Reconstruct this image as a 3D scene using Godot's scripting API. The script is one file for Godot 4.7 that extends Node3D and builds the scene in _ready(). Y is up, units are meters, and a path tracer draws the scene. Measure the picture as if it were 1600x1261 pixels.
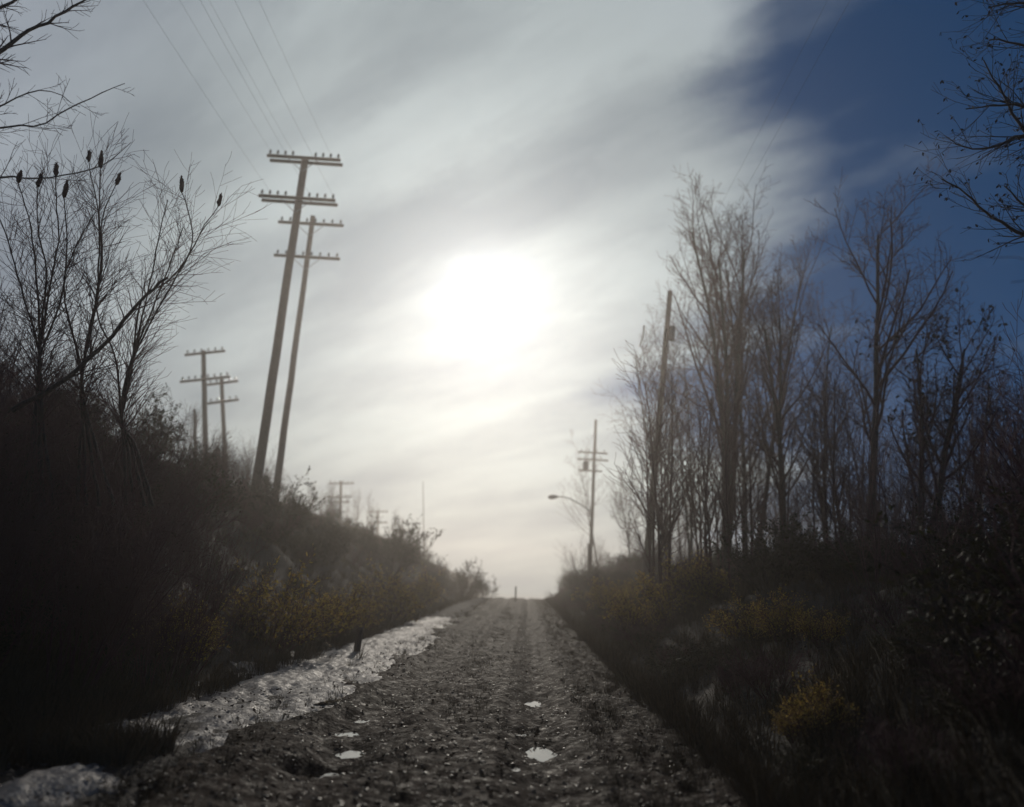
extends Node3D
# A wet dirt road between brushy banks, looking into a low sun behind thin cloud.

const F := 1292.0          # focal length in photograph pixels (1600 x 1261)
const EYE := Vector3(0.0, 1.5, 0.0)
var cam_basis := Basis()
var rng := RandomNumberGenerator.new()
var used := {}
var hill_noise := FastNoiseLite.new()
var lump_noise := FastNoiseLite.new()
var fine_noise := FastNoiseLite.new()
var M := {}
var pools := []

# ------------------------------------------------------------------ helpers
class Mb:
	var v := PackedVector3Array()
	var n := PackedVector3Array()
	var c := PackedColorArray()
	var ix := PackedInt32Array()
	var tint := Color(1, 1, 1)
	func tube(pts: PackedVector3Array, rad: PackedFloat32Array, sides: int, cap := true) -> void:
		var k := pts.size()
		var start := v.size()
		var ref := Vector3(0.31, 0.17, 0.93)
		var d0 := (pts[k - 1] - pts[0]).normalized()
		if absf(d0.dot(ref)) > 0.9:
			ref = Vector3(0.9, 0.3, -0.2)
		for i in k:
			var d: Vector3 = pts[mini(i + 1, k - 1)] - pts[maxi(i - 1, 0)]
			d = d.normalized()
			var a := d.cross(ref).normalized()
			var b := d.cross(a)
			for s in sides:
				var t := TAU * s / sides
				var o := a * cos(t) + b * sin(t)
				v.append(pts[i] + o * rad[i])
				n.append(o)
				c.append(tint)
		for i in k - 1:
			for s in sides:
				var s2 := (s + 1) % sides
				var p := start + i * sides
				ix.append_array([p + s, p + sides + s, p + s2, p + s2, p + sides + s, p + sides + s2])
		if cap and sides > 3:
			for e in [0, k - 1]:
				var mid := v.size()
				var dd: Vector3 = (pts[k - 1] - pts[k - 2]).normalized() if e > 0 else (pts[0] - pts[1]).normalized()
				v.append(pts[e]); n.append(dd); c.append(tint)
				for s in sides:
					v.append(v[start + e * sides + s]); n.append(dd); c.append(tint)
				for s in sides:
					ix.append_array([mid, mid + 1 + s, mid + 1 + (s + 1) % sides])
	func leaf(p: Vector3, d: Vector3, side: Vector3, l: float, w: float) -> void:
		var nn := d.cross(side).normalized()
		var s0 := v.size()
		var mid := p + d * l * 0.5 + nn * l * 0.08
		v.append_array([p, mid + side * w * 0.5, p + d * l, mid - side * w * 0.5])
		for i in 4:
			n.append(nn); c.append(tint)
		ix.append_array([s0, s0 + 1, s0 + 2, s0, s0 + 2, s0 + 3])
	func box(mid: Vector3, half: Vector3, b := Basis(), ch := 0.0) -> void:
		# a beam with chamfered long edges (along its own x)
		var prof: Array[Vector2] = []
		if ch > 0.0:
			for q in [Vector2(1, 1), Vector2(1, -1), Vector2(-1, -1), Vector2(-1, 1)]:
				var px := Vector2(q.x * half.y, q.y * half.z)
				var e1 := Vector2(px.x, px.y - q.y * ch)
				var e2 := Vector2(px.x - q.x * ch, px.y)
				if q.x * q.y > 0.0:
					prof.append(e2); prof.append(e1)
				else:
					prof.append(e1); prof.append(e2)
		else:
			for q in [Vector2(1, 1), Vector2(1, -1), Vector2(-1, -1), Vector2(-1, 1)]:
				prof.append(Vector2(q.x * half.y, q.y * half.z))
		var k := prof.size()
		for i in k:
			var p1 := prof[i]
			var p2 := prof[(i + 1) % k]
			var nr := b * Vector3(0, p2.y - p1.y, -(p2.x - p1.x)).normalized()
			if nr.dot(b * Vector3(0, p1.x + p2.x, p1.y + p2.y)) < 0.0:
				nr = -nr
			var s0 := v.size()
			for q in [Vector3(-half.x, p1.x, p1.y), Vector3(half.x, p1.x, p1.y), Vector3(half.x, p2.x, p2.y), Vector3(-half.x, p2.x, p2.y)]:
				v.append(mid + b * q); n.append(nr); c.append(tint)
			ix.append_array([s0, s0 + 1, s0 + 2, s0, s0 + 2, s0 + 3])
		for e in [-1.0, 1.0]:
			var s0 := v.size()
			for i in k:
				v.append(mid + b * Vector3(e * half.x, prof[i].x, prof[i].y)); n.append(b * Vector3(e, 0, 0)); c.append(tint)
			for i in range(1, k - 1):
				ix.append_array([s0, s0 + i, s0 + i + 1])
	func lathe(mid: Vector3, axis: Vector3, prof: PackedVector2Array, sides: int) -> void:
		# prof: (radius, height along the axis)
		var a := axis.cross(Vector3(0.2, 0.1, 0.97)).normalized()
		var b := axis.cross(a).normalized()
		var s0 := v.size()
		var k := prof.size()
		for i in k:
			var t: Vector2 = prof[mini(i + 1, k - 1)] - prof[maxi(i - 1, 0)]
			for s in sides:
				var f := TAU * s / sides
				var o := a * cos(f) + b * sin(f)
				v.append(mid + o * prof[i].x + axis * prof[i].y)
				n.append((o * t.y - axis * t.x).normalized())
				c.append(tint)
		for i in k - 1:
			for s in sides:
				var s2 := (s + 1) % sides
				var p := s0 + i * sides
				ix.append_array([p + s, p + sides + s, p + s2, p + s2, p + sides + s, p + sides + s2])
	func mesh() -> ArrayMesh:
		var a := []
		a.resize(Mesh.ARRAY_MAX)
		a[Mesh.ARRAY_VERTEX] = v
		a[Mesh.ARRAY_NORMAL] = n
		a[Mesh.ARRAY_COLOR] = c
		a[Mesh.ARRAY_INDEX] = ix
		var m := ArrayMesh.new()
		m.add_surface_from_arrays(Mesh.PRIMITIVE_TRIANGLES, a)
		return m

func numbered(called: String) -> String:
	var k: int = used.get(called, 0)
	used[called] = k + 1
	return called if k == 0 else "%s_%03d" % [called, k]

func thing(called: String, label: String, category: String, at: Vector3, group := "") -> Node3D:
	var o := Node3D.new()
	o.name = numbered(called)
	add_child(o)
	o.position = at
	tag(o, label, category, group)
	return o

func tag(o: Node, label: String, category: String, group := "") -> void:
	o.set_meta("label", label)
	o.set_meta("category", category)
	if group != "":
		o.set_meta("group", group)
	elif o.has_meta("group"):
		o.remove_meta("group")

func obj(called: String, mb: Mb, mat: Material, parent: Node = self) -> MeshInstance3D:
	return obj_mesh(called, mb.mesh(), mat, parent)

func obj_mesh(called: String, m: Mesh, mat: Material, parent: Node = self) -> MeshInstance3D:
	var o := MeshInstance3D.new()
	o.name = numbered(called) if parent == self else called
	o.mesh = m
	o.material_override = mat
	parent.add_child(o, true)
	return o

func copy(src: Node3D, called: String, at: Vector3, turn: float, size: Vector3, label: String, category: String, group := "") -> Node3D:
	var o: Node3D = src.duplicate()
	o.name = numbered(called)
	add_child(o)
	o.position = at
	o.rotation = Vector3(0, turn, 0)
	o.scale = size
	tag(o, label, category, group)
	return o

func rv() -> Vector3:
	return Vector3(rng.randf_range(-1, 1), rng.randf_range(-1, 1), rng.randf_range(-1, 1))

func ray(px: float, py: float) -> Vector3:
	return cam_basis * Vector3((px - 800.0) / F, (630.5 - py) / F, -1.0)

# the point that the photograph shows at (px, py), d metres ahead along the road
func P(px: float, py: float, d: float) -> Vector3:
	var r := ray(px, py)
	return EYE + r * (d / -r.z)

# the ground below that column of the photograph
func G(px: float, d: float, py := 880.0) -> Vector3:
	var x := P(px, py, d).x
	return Vector3(x, ground_h(x, d), -d)

# where the line of sight through (px, py) meets the ground
func hit(px: float, py: float) -> Vector3:
	var r := ray(px, py)
	var d := 4.0
	while d < 90.0:
		var p := EYE + r * (d / -r.z)
		var h := ground_h(p.x, d)
		if p.y < h:
			return Vector3(p.x, h, -d)
		d += 0.1
	return G(px, 60.0)

func soft(t: float, k: float) -> float:
	return 0.0 if t <= 0.0 else sqrt(t * t + k * k) - k

func road_base(d: float) -> float:
	var up := clampf(d / 78.0, 0.0, 1.0)
	var f := maxf(0.0, d - 78.0)
	return 1.15 * up * up * (3.0 - 2.0 * up) - 0.0022 * f * f / (1.0 + f * 0.012)

func ground_h(x: float, d: float) -> float:
	var h := road_base(d)
	var far := maxf(0.0, d - 74.0)
	var xl := -4.3 - far * 0.02
	var xr := 1.9 + far * 0.035
	if x < xl:
		var b := 8.6 * (1.0 - exp(-soft(xl - x, 0.9) / 7.6))
		b *= 1.0 + 0.10 * hill_noise.get_noise_2d(d * 1.1, 40.0)
		h = lerpf(h, 0.0, clampf((xl - x) / 9.0, 0, 1)) + b + 0.35 * hill_noise.get_noise_2d(x * 5.0, d * 5.0) * clampf((xl - x) / 2.0, 0, 1)
	elif x > xr:
		var top := lerpf(1.9, 4.0, clampf(d / 62.0, 0, 1)) * (1.0 - 0.35 * smoothstep(75.0, 130.0, d))
		var b2 := top * (1.0 - exp(-soft(x - xr, 0.6) / 2.7))
		h = lerpf(h, 0.0, clampf((x - xr) / 7.0, 0, 1)) + b2 + 0.3 * hill_noise.get_noise_2d(x * 5.0, d * 5.0) * clampf((x - xr) / 2.0, 0, 1)
	return h

func road_h(x: float, d: float) -> float:
	var h := road_base(d)
	var w := 0.10 * fine_noise.get_noise_2d(d * 3.0, 7.0)
	for rut in [-1.62, 0.22]:
		var t: float = (x - rut - w) / 0.26
		h -= 0.075 * exp(-t * t)
		h += 0.03 * exp(-pow((absf(x - rut - w) - 0.48) / 0.16, 2.0))
	h += 0.055 * lump_noise.get_noise_2d(x * 14.0, d * 9.0)
	h += 0.030 * fine_noise.get_noise_2d(x * 60.0, d * 52.0)
	h += 0.016 * fine_noise.get_noise_2d(x * 190.0 + 50.0, d * 170.0)
	h += 0.05
	for q in pools:
		var a: float = (x - q[0]) / q[2]
		var b: float = (d - q[1]) / q[3]
		var r := a * a + b * b
		if r < 5.0:
			h -= 0.08 * exp(-r * 1.5)
	return h

func grid(xs: PackedFloat32Array, ds: PackedFloat32Array, height: Callable, shade: Callable) -> ArrayMesh:
	var mb := Mb.new()
	var w := xs.size()
	var k := ds.size()
	for j in k:
		for i in w:
			mb.v.append(Vector3(xs[i], height.call(xs[i], ds[j]), -ds[j]))
			mb.c.append(shade.call(xs[i], ds[j]))
	for j in k:
		for i in w:
			var a := mb.v[j * w + mini(i + 1, w - 1)] - mb.v[j * w + maxi(i - 1, 0)]
			var b := mb.v[mini(j + 1, k - 1) * w + i] - mb.v[maxi(j - 1, 0) * w + i]
			mb.n.append(a.cross(b).normalized())
	for j in k - 1:
		for i in w - 1:
			var p := j * w + i
			mb.ix.append_array([p, p + w, p + 1, p + 1, p + w, p + w + 1])
	return mb.mesh()

func noise_image(size: int, freq: float, octaves: int, seed_: int) -> Image:
	var f := FastNoiseLite.new()
	f.seed = seed_
	f.noise_type = FastNoiseLite.TYPE_SIMPLEX_SMOOTH
	f.frequency = freq
	f.fractal_octaves = octaves
	return f.get_seamless_image(size, size)

func ramp_image(src: Image, a: Color, b: Color, cc: Color) -> ImageTexture:
	var s := src.get_width()
	var im := Image.create(s, s, false, Image.FORMAT_RGB8)
	for y in s:
		for x in s:
			var t := src.get_pixel(x, y).r
			im.set_pixel(x, y, a.lerp(b, t * 2.0) if t < 0.5 else b.lerp(cc, t * 2.0 - 1.0))
	return ImageTexture.create_from_image(im)

func srgb(r: float, g: float, b: float) -> Color:
	return Color(r, g, b).linear_to_srgb()

func plain(col: Color, rough: float, vertex := true) -> StandardMaterial3D:
	var m := StandardMaterial3D.new()
	m.albedo_color = col.linear_to_srgb()
	m.roughness = rough
	m.vertex_color_use_as_albedo = vertex
	return m

func make_materials() -> void:
	var n1 := noise_image(256, 0.02, 5, 3)
	var n2 := noise_image(256, 0.05, 4, 9)
	var n3 := noise_image(512, 0.03, 6, 21)
	var bump := n3.duplicate() as Image
	bump.convert(Image.FORMAT_RGBA8)
	bump.bump_map_to_normal_map(6.0)
	var bump_t := ImageTexture.create_from_image(bump)
	var ground := plain(Color(1, 1, 1), 0.95)
	ground.albedo_texture = ramp_image(n3, srgb(0.010, 0.007, 0.005), srgb(0.022, 0.015, 0.010), srgb(0.042, 0.030, 0.020))
	ground.uv1_triplanar = true
	ground.uv1_world_triplanar = true
	ground.uv1_scale = Vector3(0.6, 0.6, 0.6)
	ground.normal_enabled = true
	ground.normal_texture = bump_t
	M.ground = ground
	var road := plain(Color(1, 1, 1), 1.0)
	road.albedo_texture = ramp_image(n3, srgb(0.010, 0.0056, 0.0042), srgb(0.025, 0.0145, 0.0108), srgb(0.060, 0.038, 0.029))
	road.roughness_texture = ramp_image(n1, Color(0.45, 0.45, 0.45), Color(0.8, 0.8, 0.8), Color(1, 1, 1))
	road.roughness_texture_channel = BaseMaterial3D.TEXTURE_CHANNEL_RED
	road.uv1_triplanar = true
	road.uv1_world_triplanar = true
	road.uv1_scale = Vector3(0.9, 0.9, 0.9)
	road.normal_enabled = true
	road.normal_texture = bump_t
	road.normal_scale = 1.3
	road.metallic_specular = 0.12
	M.road = road
	var slush := plain(Color(1, 1, 1), 1.0)
	slush.albedo_texture = ramp_image(n2, srgb(0.045, 0.036, 0.030), srgb(0.17, 0.15, 0.135), srgb(0.30, 0.275, 0.25))
	slush.roughness_texture = ramp_image(n1, Color(0.45, 0.45, 0.45), Color(0.7, 0.7, 0.7), Color(0.95, 0.95, 0.95))
	slush.roughness_texture_channel = BaseMaterial3D.TEXTURE_CHANNEL_RED
	slush.uv1_triplanar = true
	slush.uv1_world_triplanar = true
	slush.uv1_scale = Vector3(1.3, 1.3, 1.3)
	slush.normal_enabled = true
	slush.normal_texture = bump_t
	M.slush = slush
	var water := plain(Color(0.02, 0.016, 0.012), 0.06, false)
	M.water = water
	var bark := plain(Color(1, 1, 1), 0.9)
	bark.albedo_texture = ramp_image(n2, srgb(0.030, 0.021, 0.019), srgb(0.060, 0.043, 0.039), srgb(0.105, 0.080, 0.070))
	bark.uv1_triplanar = true
	bark.uv1_scale = Vector3(2.0, 0.5, 2.0)
	M.bark = bark
	M.twig = plain(Color(0.095, 0.036, 0.042), 0.85)
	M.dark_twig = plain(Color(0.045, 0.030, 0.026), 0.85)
	var wood := plain(Color(1, 1, 1), 0.85)
	wood.albedo_texture = ramp_image(n3, srgb(0.05, 0.034, 0.027), srgb(0.10, 0.070, 0.056), srgb(0.17, 0.125, 0.10))
	wood.uv1_triplanar = true
	wood.uv1_scale = Vector3(3.0, 0.25, 3.0)
	M.wood = wood
	M.arm = plain(Color(0.10, 0.068, 0.055), 0.85)
	M.glass = plain(Color(0.10, 0.12, 0.12), 0.15)
	M.metal = plain(Color(0.22, 0.22, 0.23), 0.45, false)
	M.metal.metallic = 0.7
	M.tank = plain(Color(0.14, 0.15, 0.15), 0.5, false)
	M.wire = plain(Color(0.03, 0.03, 0.032), 0.5, false)
	M.strip = plain(Color(0.72, 0.70, 0.66), 0.35, false)
	M.strip.backlight_enabled = true
	M.strip.backlight = Color(0.6, 0.6, 0.58)
	M.cone = plain(Color(0.055, 0.020, 0.018), 0.95)
	var leaf := plain(Color(1, 1, 1), 0.7)
	leaf.backlight_enabled = true
	leaf.backlight = Color(0.9, 0.9, 0.9)
	leaf.cull_mode = BaseMaterial3D.CULL_DISABLED
	M.leaf = leaf
	var straw := plain(Color(1, 1, 1), 0.8)
	straw.backlight_enabled = true
	straw.backlight = Color(0.4, 0.4, 0.4)
	M.straw = straw

# ------------------------------------------------------------------ plants
# o: levels, segs, kids, spread, ratio, wander, up, first (where the branches begin), rmin, sides
func grow(tr: Mb, cr: Mb, p: Vector3, dir: Vector3, length: float, rad: float, lvl: int, o: Dictionary, tips: Array) -> void:
	var segs: int = o.segs[lvl]
	var pts := PackedVector3Array([p])
	var rads := PackedFloat32Array([rad])
	var d := dir
	var last: bool = lvl == int(o.levels) - 1
	var end_r := maxf(o.rmin, rad * (0.25 if lvl == 0 else 0.3))
	for i in segs:
		d = (d + rv() * o.wander[lvl] + Vector3.UP * o.up[lvl]).normalized()
		p += d * (length / segs)
		pts.append(p)
		rads.append(lerpf(rad, end_r, float(i + 1) / segs))
	var m := tr if lvl == 0 else cr
	m.tube(pts, rads, o.sides[lvl], lvl == 0)
	if last:
		tips.append([p, d])
		return
	var kids: int = o.kids[lvl]
	for k in kids:
		var t: float = lerpf(o.first[lvl], 1.0, (k + rng.randf()) / kids)
		var at := t * segs
		var i0 := mini(int(at), segs - 1)
		var q := pts[i0].lerp(pts[i0 + 1], at - i0)
		var along := (pts[i0 + 1] - pts[i0]).normalized()
		var perp := along.cross(rv()).normalized()
		var a: float = deg_to_rad(o.spread[lvl] * rng.randf_range(0.6, 1.35))
		var nd := (along * cos(a) + perp * sin(a)).normalized()
		var r2 := maxf(o.rmin, lerpf(rad, end_r, t) * rng.randf_range(0.45, 0.7))
		var l2: float = length * o.ratio[lvl] * rng.randf_range(0.6, 1.25) * (1.15 - 0.55 * t)
		grow(tr, cr, q, nd, l2, r2, lvl + 1, o, tips)

func tree_options(rmin: float, spread: float, dense := 1.0) -> Dictionary:
	return {"levels": 4, "segs": [9, 6, 4, 3], "kids": [int(15 * dense), int(9 * dense), int(6 * dense), 0], "spread": [spread, 42.0, 45.0, 0.0],
		"ratio": [0.40, 0.45, 0.45, 0.0], "wander": [0.05, 0.14, 0.22, 0.3], "up": [0.0, 0.13, 0.10, 0.05], "first": [0.3, 0.2, 0.15, 0.0], "rmin": rmin, "sides": [8, 5, 3, 3]}

func bare_tree(at: Vector3, height: float, rad: float, lean: Vector3, stems: int, spread: float, label: String, group: String, rmin := 0.006, dense := 1.0, litter := 0) -> Node3D:
	var t := thing("bare_tree", label, "tree", at, group)
	var tr := Mb.new()
	var cr := Mb.new()
	var tips := []
	for s in stems:
		var dir := (Vector3.UP + lean + (rv() * Vector3(0.09, 0, 0.09) if stems > 1 else Vector3.ZERO)).normalized()
		var off := Vector3(rng.randf_range(-1, 1), 0, rng.randf_range(-1, 1)) * rad * (1.2 if stems > 1 else 0.0)
		grow(tr, cr, off - Vector3(0, 0.3, 0), dir, height * rng.randf_range(0.86, 1.0), rad * rng.randf_range(0.75, 1.0), 0, tree_options(rmin, spread, dense), tips)
	obj("trunk", tr, M.bark, t)
	obj("crown", cr, M.twig, t)
	if litter > 0:
		var lm := Mb.new()
		for k in litter:
			var e: Array = tips[rng.randi() % tips.size()]
			var g := rng.randf_range(0.5, 1.1)
			lm.tint = Color(0.05, 0.03, 0.018) * g
			lm.leaf(e[0], (rv() + Vector3.DOWN).normalized(), rv().normalized(), 0.14, 0.09)
		obj("withered_leaves", lm, M.leaf, t).set_meta("kind", "stuff")
	return t

func shrub_meshes(height: float, width: float, stems: int, leaves: int, tint: Color, leaf_size: float, dark: bool) -> Array:
	var tr := Mb.new()
	var cr := Mb.new()
	var lm := Mb.new()
	var tips := []
	var o := {"levels": 3, "segs": [5, 4, 3], "kids": [7, 5, 0], "spread": [38.0, 42.0, 0.0], "ratio": [0.5, 0.5, 0.0], "wander": [0.16, 0.24, 0.3], "up": [0.03, 0.06, 0.03], "first": [0.2, 0.15, 0.0], "rmin": 0.0035, "sides": [4, 3, 3]}
	for s in stems:
		var a := rng.randf() * TAU
		var r := sqrt(rng.randf())
		var dir := Vector3(cos(a) * r * width / height, 1.0, sin(a) * r * width / height).normalized()
		grow(tr, cr, Vector3(cos(a), 0, sin(a)) * r * width * 0.22 - Vector3(0, 0.15, 0), dir, height * rng.randf_range(0.7, 1.1) * (1.0 - 0.25 * r), rng.randf_range(0.010, 0.020), 0, o, tips)
	for k in leaves:
		var e: Array = tips[rng.randi() % tips.size()]
		var g := rng.randf_range(0.5, 1.3)
		lm.tint = Color(tint.r * g, tint.g * g * rng.randf_range(0.85, 1.1), tint.b * g)
		lm.leaf(e[0] - e[1] * rng.randf() * 0.25 + rv() * 0.03, (e[1] + rv() * 0.9).normalized(), rv().normalized(), leaf_size * rng.randf_range(0.6, 1.4), leaf_size * 0.5)
	return [tr.mesh(), cr.mesh(), lm.mesh() if leaves > 0 else null, M.dark_twig if dark else M.twig]

func shrub_from(meshes: Array, called: String, at: Vector3, turn: float, size: Vector3, label: String, category: String, group := "") -> Node3D:
	var t := thing(called, label, category, at, group)
	t.rotation.y = turn
	t.scale = size
	obj_mesh("stems", meshes[0], meshes[3], t)
	obj_mesh("twigs", meshes[1], meshes[3], t)
	if meshes[2] != null:
		obj_mesh("leaves", meshes[2], M.leaf, t).set_meta("kind", "stuff")
	return t

func limb(tr: Mb, cr: Mb, px: Array, d: float, r0: float, r1: float, base: Vector3, twigs: int, twig_len: float, tips: Array) -> void:
	# px: photograph points (x, y, extra distance); base: the thing's own origin
	var raw := PackedVector3Array()
	for q in px:
		raw.append(P(q[0], q[1], d + (q[2] if q.size() > 2 else 0.0)) - base)
	var curve := Curve3D.new()
	for i in raw.size():
		var tan := (raw[mini(i + 1, raw.size() - 1)] - raw[maxi(i - 1, 0)]) / 6.0
		curve.add_point(raw[i], -tan, tan)
	var k := maxi(6, raw.size() * 4)
	var pts := PackedVector3Array()
	var rads := PackedFloat32Array()
	var whole := curve.get_baked_length()
	for i in k + 1:
		var q := curve.sample_baked(whole * i / k, true)
		pts.append(q + rv() * r0 * 0.35)
		rads.append(lerpf(r0, r1, float(i) / k) * rng.randf_range(0.9, 1.12))
	tr.tube(pts, rads, 6)
	var o := {"levels": 2, "segs": [4, 3], "kids": [4, 0], "spread": [40.0, 0.0], "ratio": [0.5, 0.0], "wander": [0.16, 0.2], "up": [0.03, 0.03], "first": [0.25, 0.0], "rmin": 0.0022, "sides": [3, 3]}
	for s in twigs:
		var i := rng.randi_range(int(k * 0.25), k - 1)
		var along := (pts[i + 1] - pts[i]).normalized()
		var a := rng.randf_range(0.4, 1.0)
		var nd := (along * cos(a) + along.cross(rv()).normalized() * sin(a)).normalized()
		grow(cr, cr, pts[i], nd, twig_len * rng.randf_range(0.5, 1.3), maxf(0.003, rads[i] * 0.45), 0, o, tips)

# ------------------------------------------------------------------ poles
func pole_line(base: Vector3, top: Vector3, r0: float, r1: float, label: String, group: String) -> Node3D:
	var t := thing("utility_pole", label, "pole", base, group)
	var mb := Mb.new()
	var pts := PackedVector3Array()
	var rads := PackedFloat32Array()
	for i in 13:
		var f := i / 12.0
		pts.append((top - base) * f + (Vector3.ZERO if i == 0 or i == 12 else rv() * 0.012))
		rads.append(lerpf(r0, r1, f))
	pts[0] -= (top - base).normalized() * 0.6
	mb.tube(pts, rads, 12)
	obj("shaft", mb, M.wood, t)
	return t

func insulator_mesh() -> ArrayMesh:
	var mb := Mb.new()
	mb.lathe(Vector3.ZERO, Vector3.UP, PackedVector2Array([Vector2(0.018, -0.02), Vector2(0.018, 0.07), Vector2(0.05, 0.07), Vector2(0.058, 0.11), Vector2(0.040, 0.14), Vector2(0.044, 0.18), Vector2(0.030, 0.21), Vector2(0.0, 0.215)]), 8)
	return mb.mesh()

# one crossarm (two beams bolted on either side when doubled) with its pins
func crossarm(t: Node3D, axis: Vector3, at: Vector3, length: float, pins: int, r: float, double: bool, ins: Mesh, brace := true, shift := 0.0, size := 1.0) -> Array:
	var ax := (Vector3.RIGHT - axis * axis.x).normalized()
	var b := Basis(ax, axis, ax.cross(axis))
	var spots := []
	for side in ([1.0, -1.0] if double else [1.0]):
		var mb := Mb.new()
		mb.box(Vector3.ZERO, Vector3(length / 2, 0.062 * size, 0.05 * size), b, 0.012)
		var arm := obj("crossarm", mb, M.arm, t)
		arm.position = at + b * Vector3(shift, 0, side * (r + 0.05 * size))
		if side > 0.0:
			for k in pins:
				var f := (k + 0.5) / pins - 0.5
				if absf(f * length + shift) < r * 1.2:
					continue
				var q := b * Vector3(f * (length - 0.02) * 1.04, 0.06 * size, 0)
				var io := obj_mesh("insulator", ins, M.glass, arm)
				io.position = q
				io.basis = b.scaled(Vector3.ONE * size)
				spots.append(t.position + arm.position + q + axis * 0.15)
			if brace:
				for s in [-1.0, 1.0]:
					var bm := Mb.new()
					var a0 := at + b * Vector3(shift + s * length * 0.22, -0.05, r + 0.115)
					var a1 := at + b * Vector3(s * 0.04, -length * 0.19, r + 0.02)
					bm.tube(PackedVector3Array([a0, a1]), PackedFloat32Array([0.016, 0.016]), 5)
					obj("brace", bm, M.metal, t)
	return spots

func wire(a: Vector3, b: Vector3, sag: float, label: String, group: String) -> void:
	var mb := Mb.new()
	var pts := PackedVector3Array()
	var rads := PackedFloat32Array()
	for i in 25:
		var f := i / 24.0
		pts.append((b - a) * f - Vector3(0, sag * 4.0 * f * (1.0 - f), 0))
		rads.append(0.0035)
	mb.tube(pts, rads, 4)
	var o := obj("overhead_wire", mb, M.wire)
	o.position = a
	tag(o, label, "wire", group)

# ------------------------------------------------------------------ sky
func make_sky(sun: Vector3) -> ImageTexture:
	var w := 2048
	var h := 1024
	var im := Image.create(w, h, false, Image.FORMAT_RGBF)
	var n := FastNoiseLite.new()
	n.seed = 5
	n.noise_type = FastNoiseLite.TYPE_SIMPLEX_SMOOTH
	n.frequency = 1.0
	n.fractal_octaves = 5
	n.domain_warp_enabled = true
	n.domain_warp_amplitude = 0.35
	n.domain_warp_frequency = 0.7
	var n2 := n.duplicate() as FastNoiseLite
	n2.seed = 77
	n2.domain_warp_amplitude = 0.2
	im.fill(Color(0.42, 0.44, 0.43))
	for y in 513:
		var el := PI * (0.5 - (y + 0.5) / h)
		var ce := cos(el)
		var se := sin(el)
		var eld := rad_to_deg(el)
		for x in w:
			var az := wrapf(TAU * (x + 0.5) / w, -PI, PI)
			var d := Vector3(ce * sin(az), se, -ce * cos(az))
			var azd := rad_to_deg(az)
			var a := rad_to_deg(acos(clampf(d.dot(sun), -1, 1)))
			var q := 1.0 / (maxf(se, 0.0) + 0.22)
			var qx := d.x * q
			var qz := d.z * q
			# streaks run from lower left to upper right, as drawn-out cirrus
			var u := qx * 0.80 + qz * 0.60
			var v := -qx * 0.60 + qz * 0.80
			var s1 := n.get_noise_2d(u * 0.55, v * 1.5)
			var s2 := n2.get_noise_2d(u * 1.3, v * 3.6)
			var band := n2.get_noise_2d(azd * 0.012 + 9.0, eld * 0.16) * clampf(1.0 - eld / 22.0, 0, 1)
			# open sky to the right of the road; the cloud sheet ends in a soft uneven edge
			var rim := 15.5 - 5.0 * smoothstep(29.0, 40.0, eld) - 9.0 * exp(-pow((eld - 14.0) / 2.8, 2.0))
			var gone := azd - rim - 6.0 * s1 - 4.0 * s2
			var back := absf(azd)
			var cover := 1.0 - smoothstep(-4.5, 6.0, gone)
			if azd < 0.0:
				cover = 1.0 - 0.75 * smoothstep(45.0, 110.0, back + 25.0 * s1)
			cover = maxf(cover, 0.12 * smoothstep(0.1, 0.5, s2 + s1 * 0.5))
			if azd > 0.0 and azd < 60.0 and eld < 9.0:
				cover = maxf(cover, 0.55 * smoothstep(8.0, 4.0, eld) * smoothstep(45.0, 12.0, azd))
			var thick := clampf(0.5 + 0.75 * s1 + 0.45 * s2 + 0.5 * band, 0, 1)
			var lit := 0.50 + 0.44 * exp(-a / 14.0)
			lit *= lerpf(1.0, 0.30, smoothstep(32.0, 85.0, a))
			lit *= lerpf(0.95, 0.80, smoothstep(4.0, 22.0, a)) + 0.30 * (thick - 0.1)
			var low := clampf(1.0 - eld / 15.0, 0, 1)
			var cc := Vector3(0.89, 1.01, 1.06).lerp(Vector3(0.93, 1.03, 0.98), clampf(low * 0.8 + exp(-a / 14.0) * 0.5, 0, 1)) * lit
			cc *= Vector3.ONE.lerp(Vector3(0.97, 0.955, 1.05), smoothstep(18.0, 36.0, a))
			var blue := Vector3(0.0020, 0.038, 0.120).lerp(Vector3(0.002, 0.100, 0.29), exp(-eld / 15.0))
			blue *= 1.0 + 2.2 * exp(-a / 8.0)
			var veil := clampf(cover * (0.72 + 0.35 * thick), 0, 1)
			var col := blue.lerp(cc, veil)
			var core := 1.5 * exp(-a / 2.0)
			col += Vector3(1.0, 0.985, 0.98) * core * (0.72 + 0.55 * thick)
			im.set_pixel(x, y, Color(col.x, col.y, col.z))
	return ImageTexture.create_from_image(im)

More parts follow.
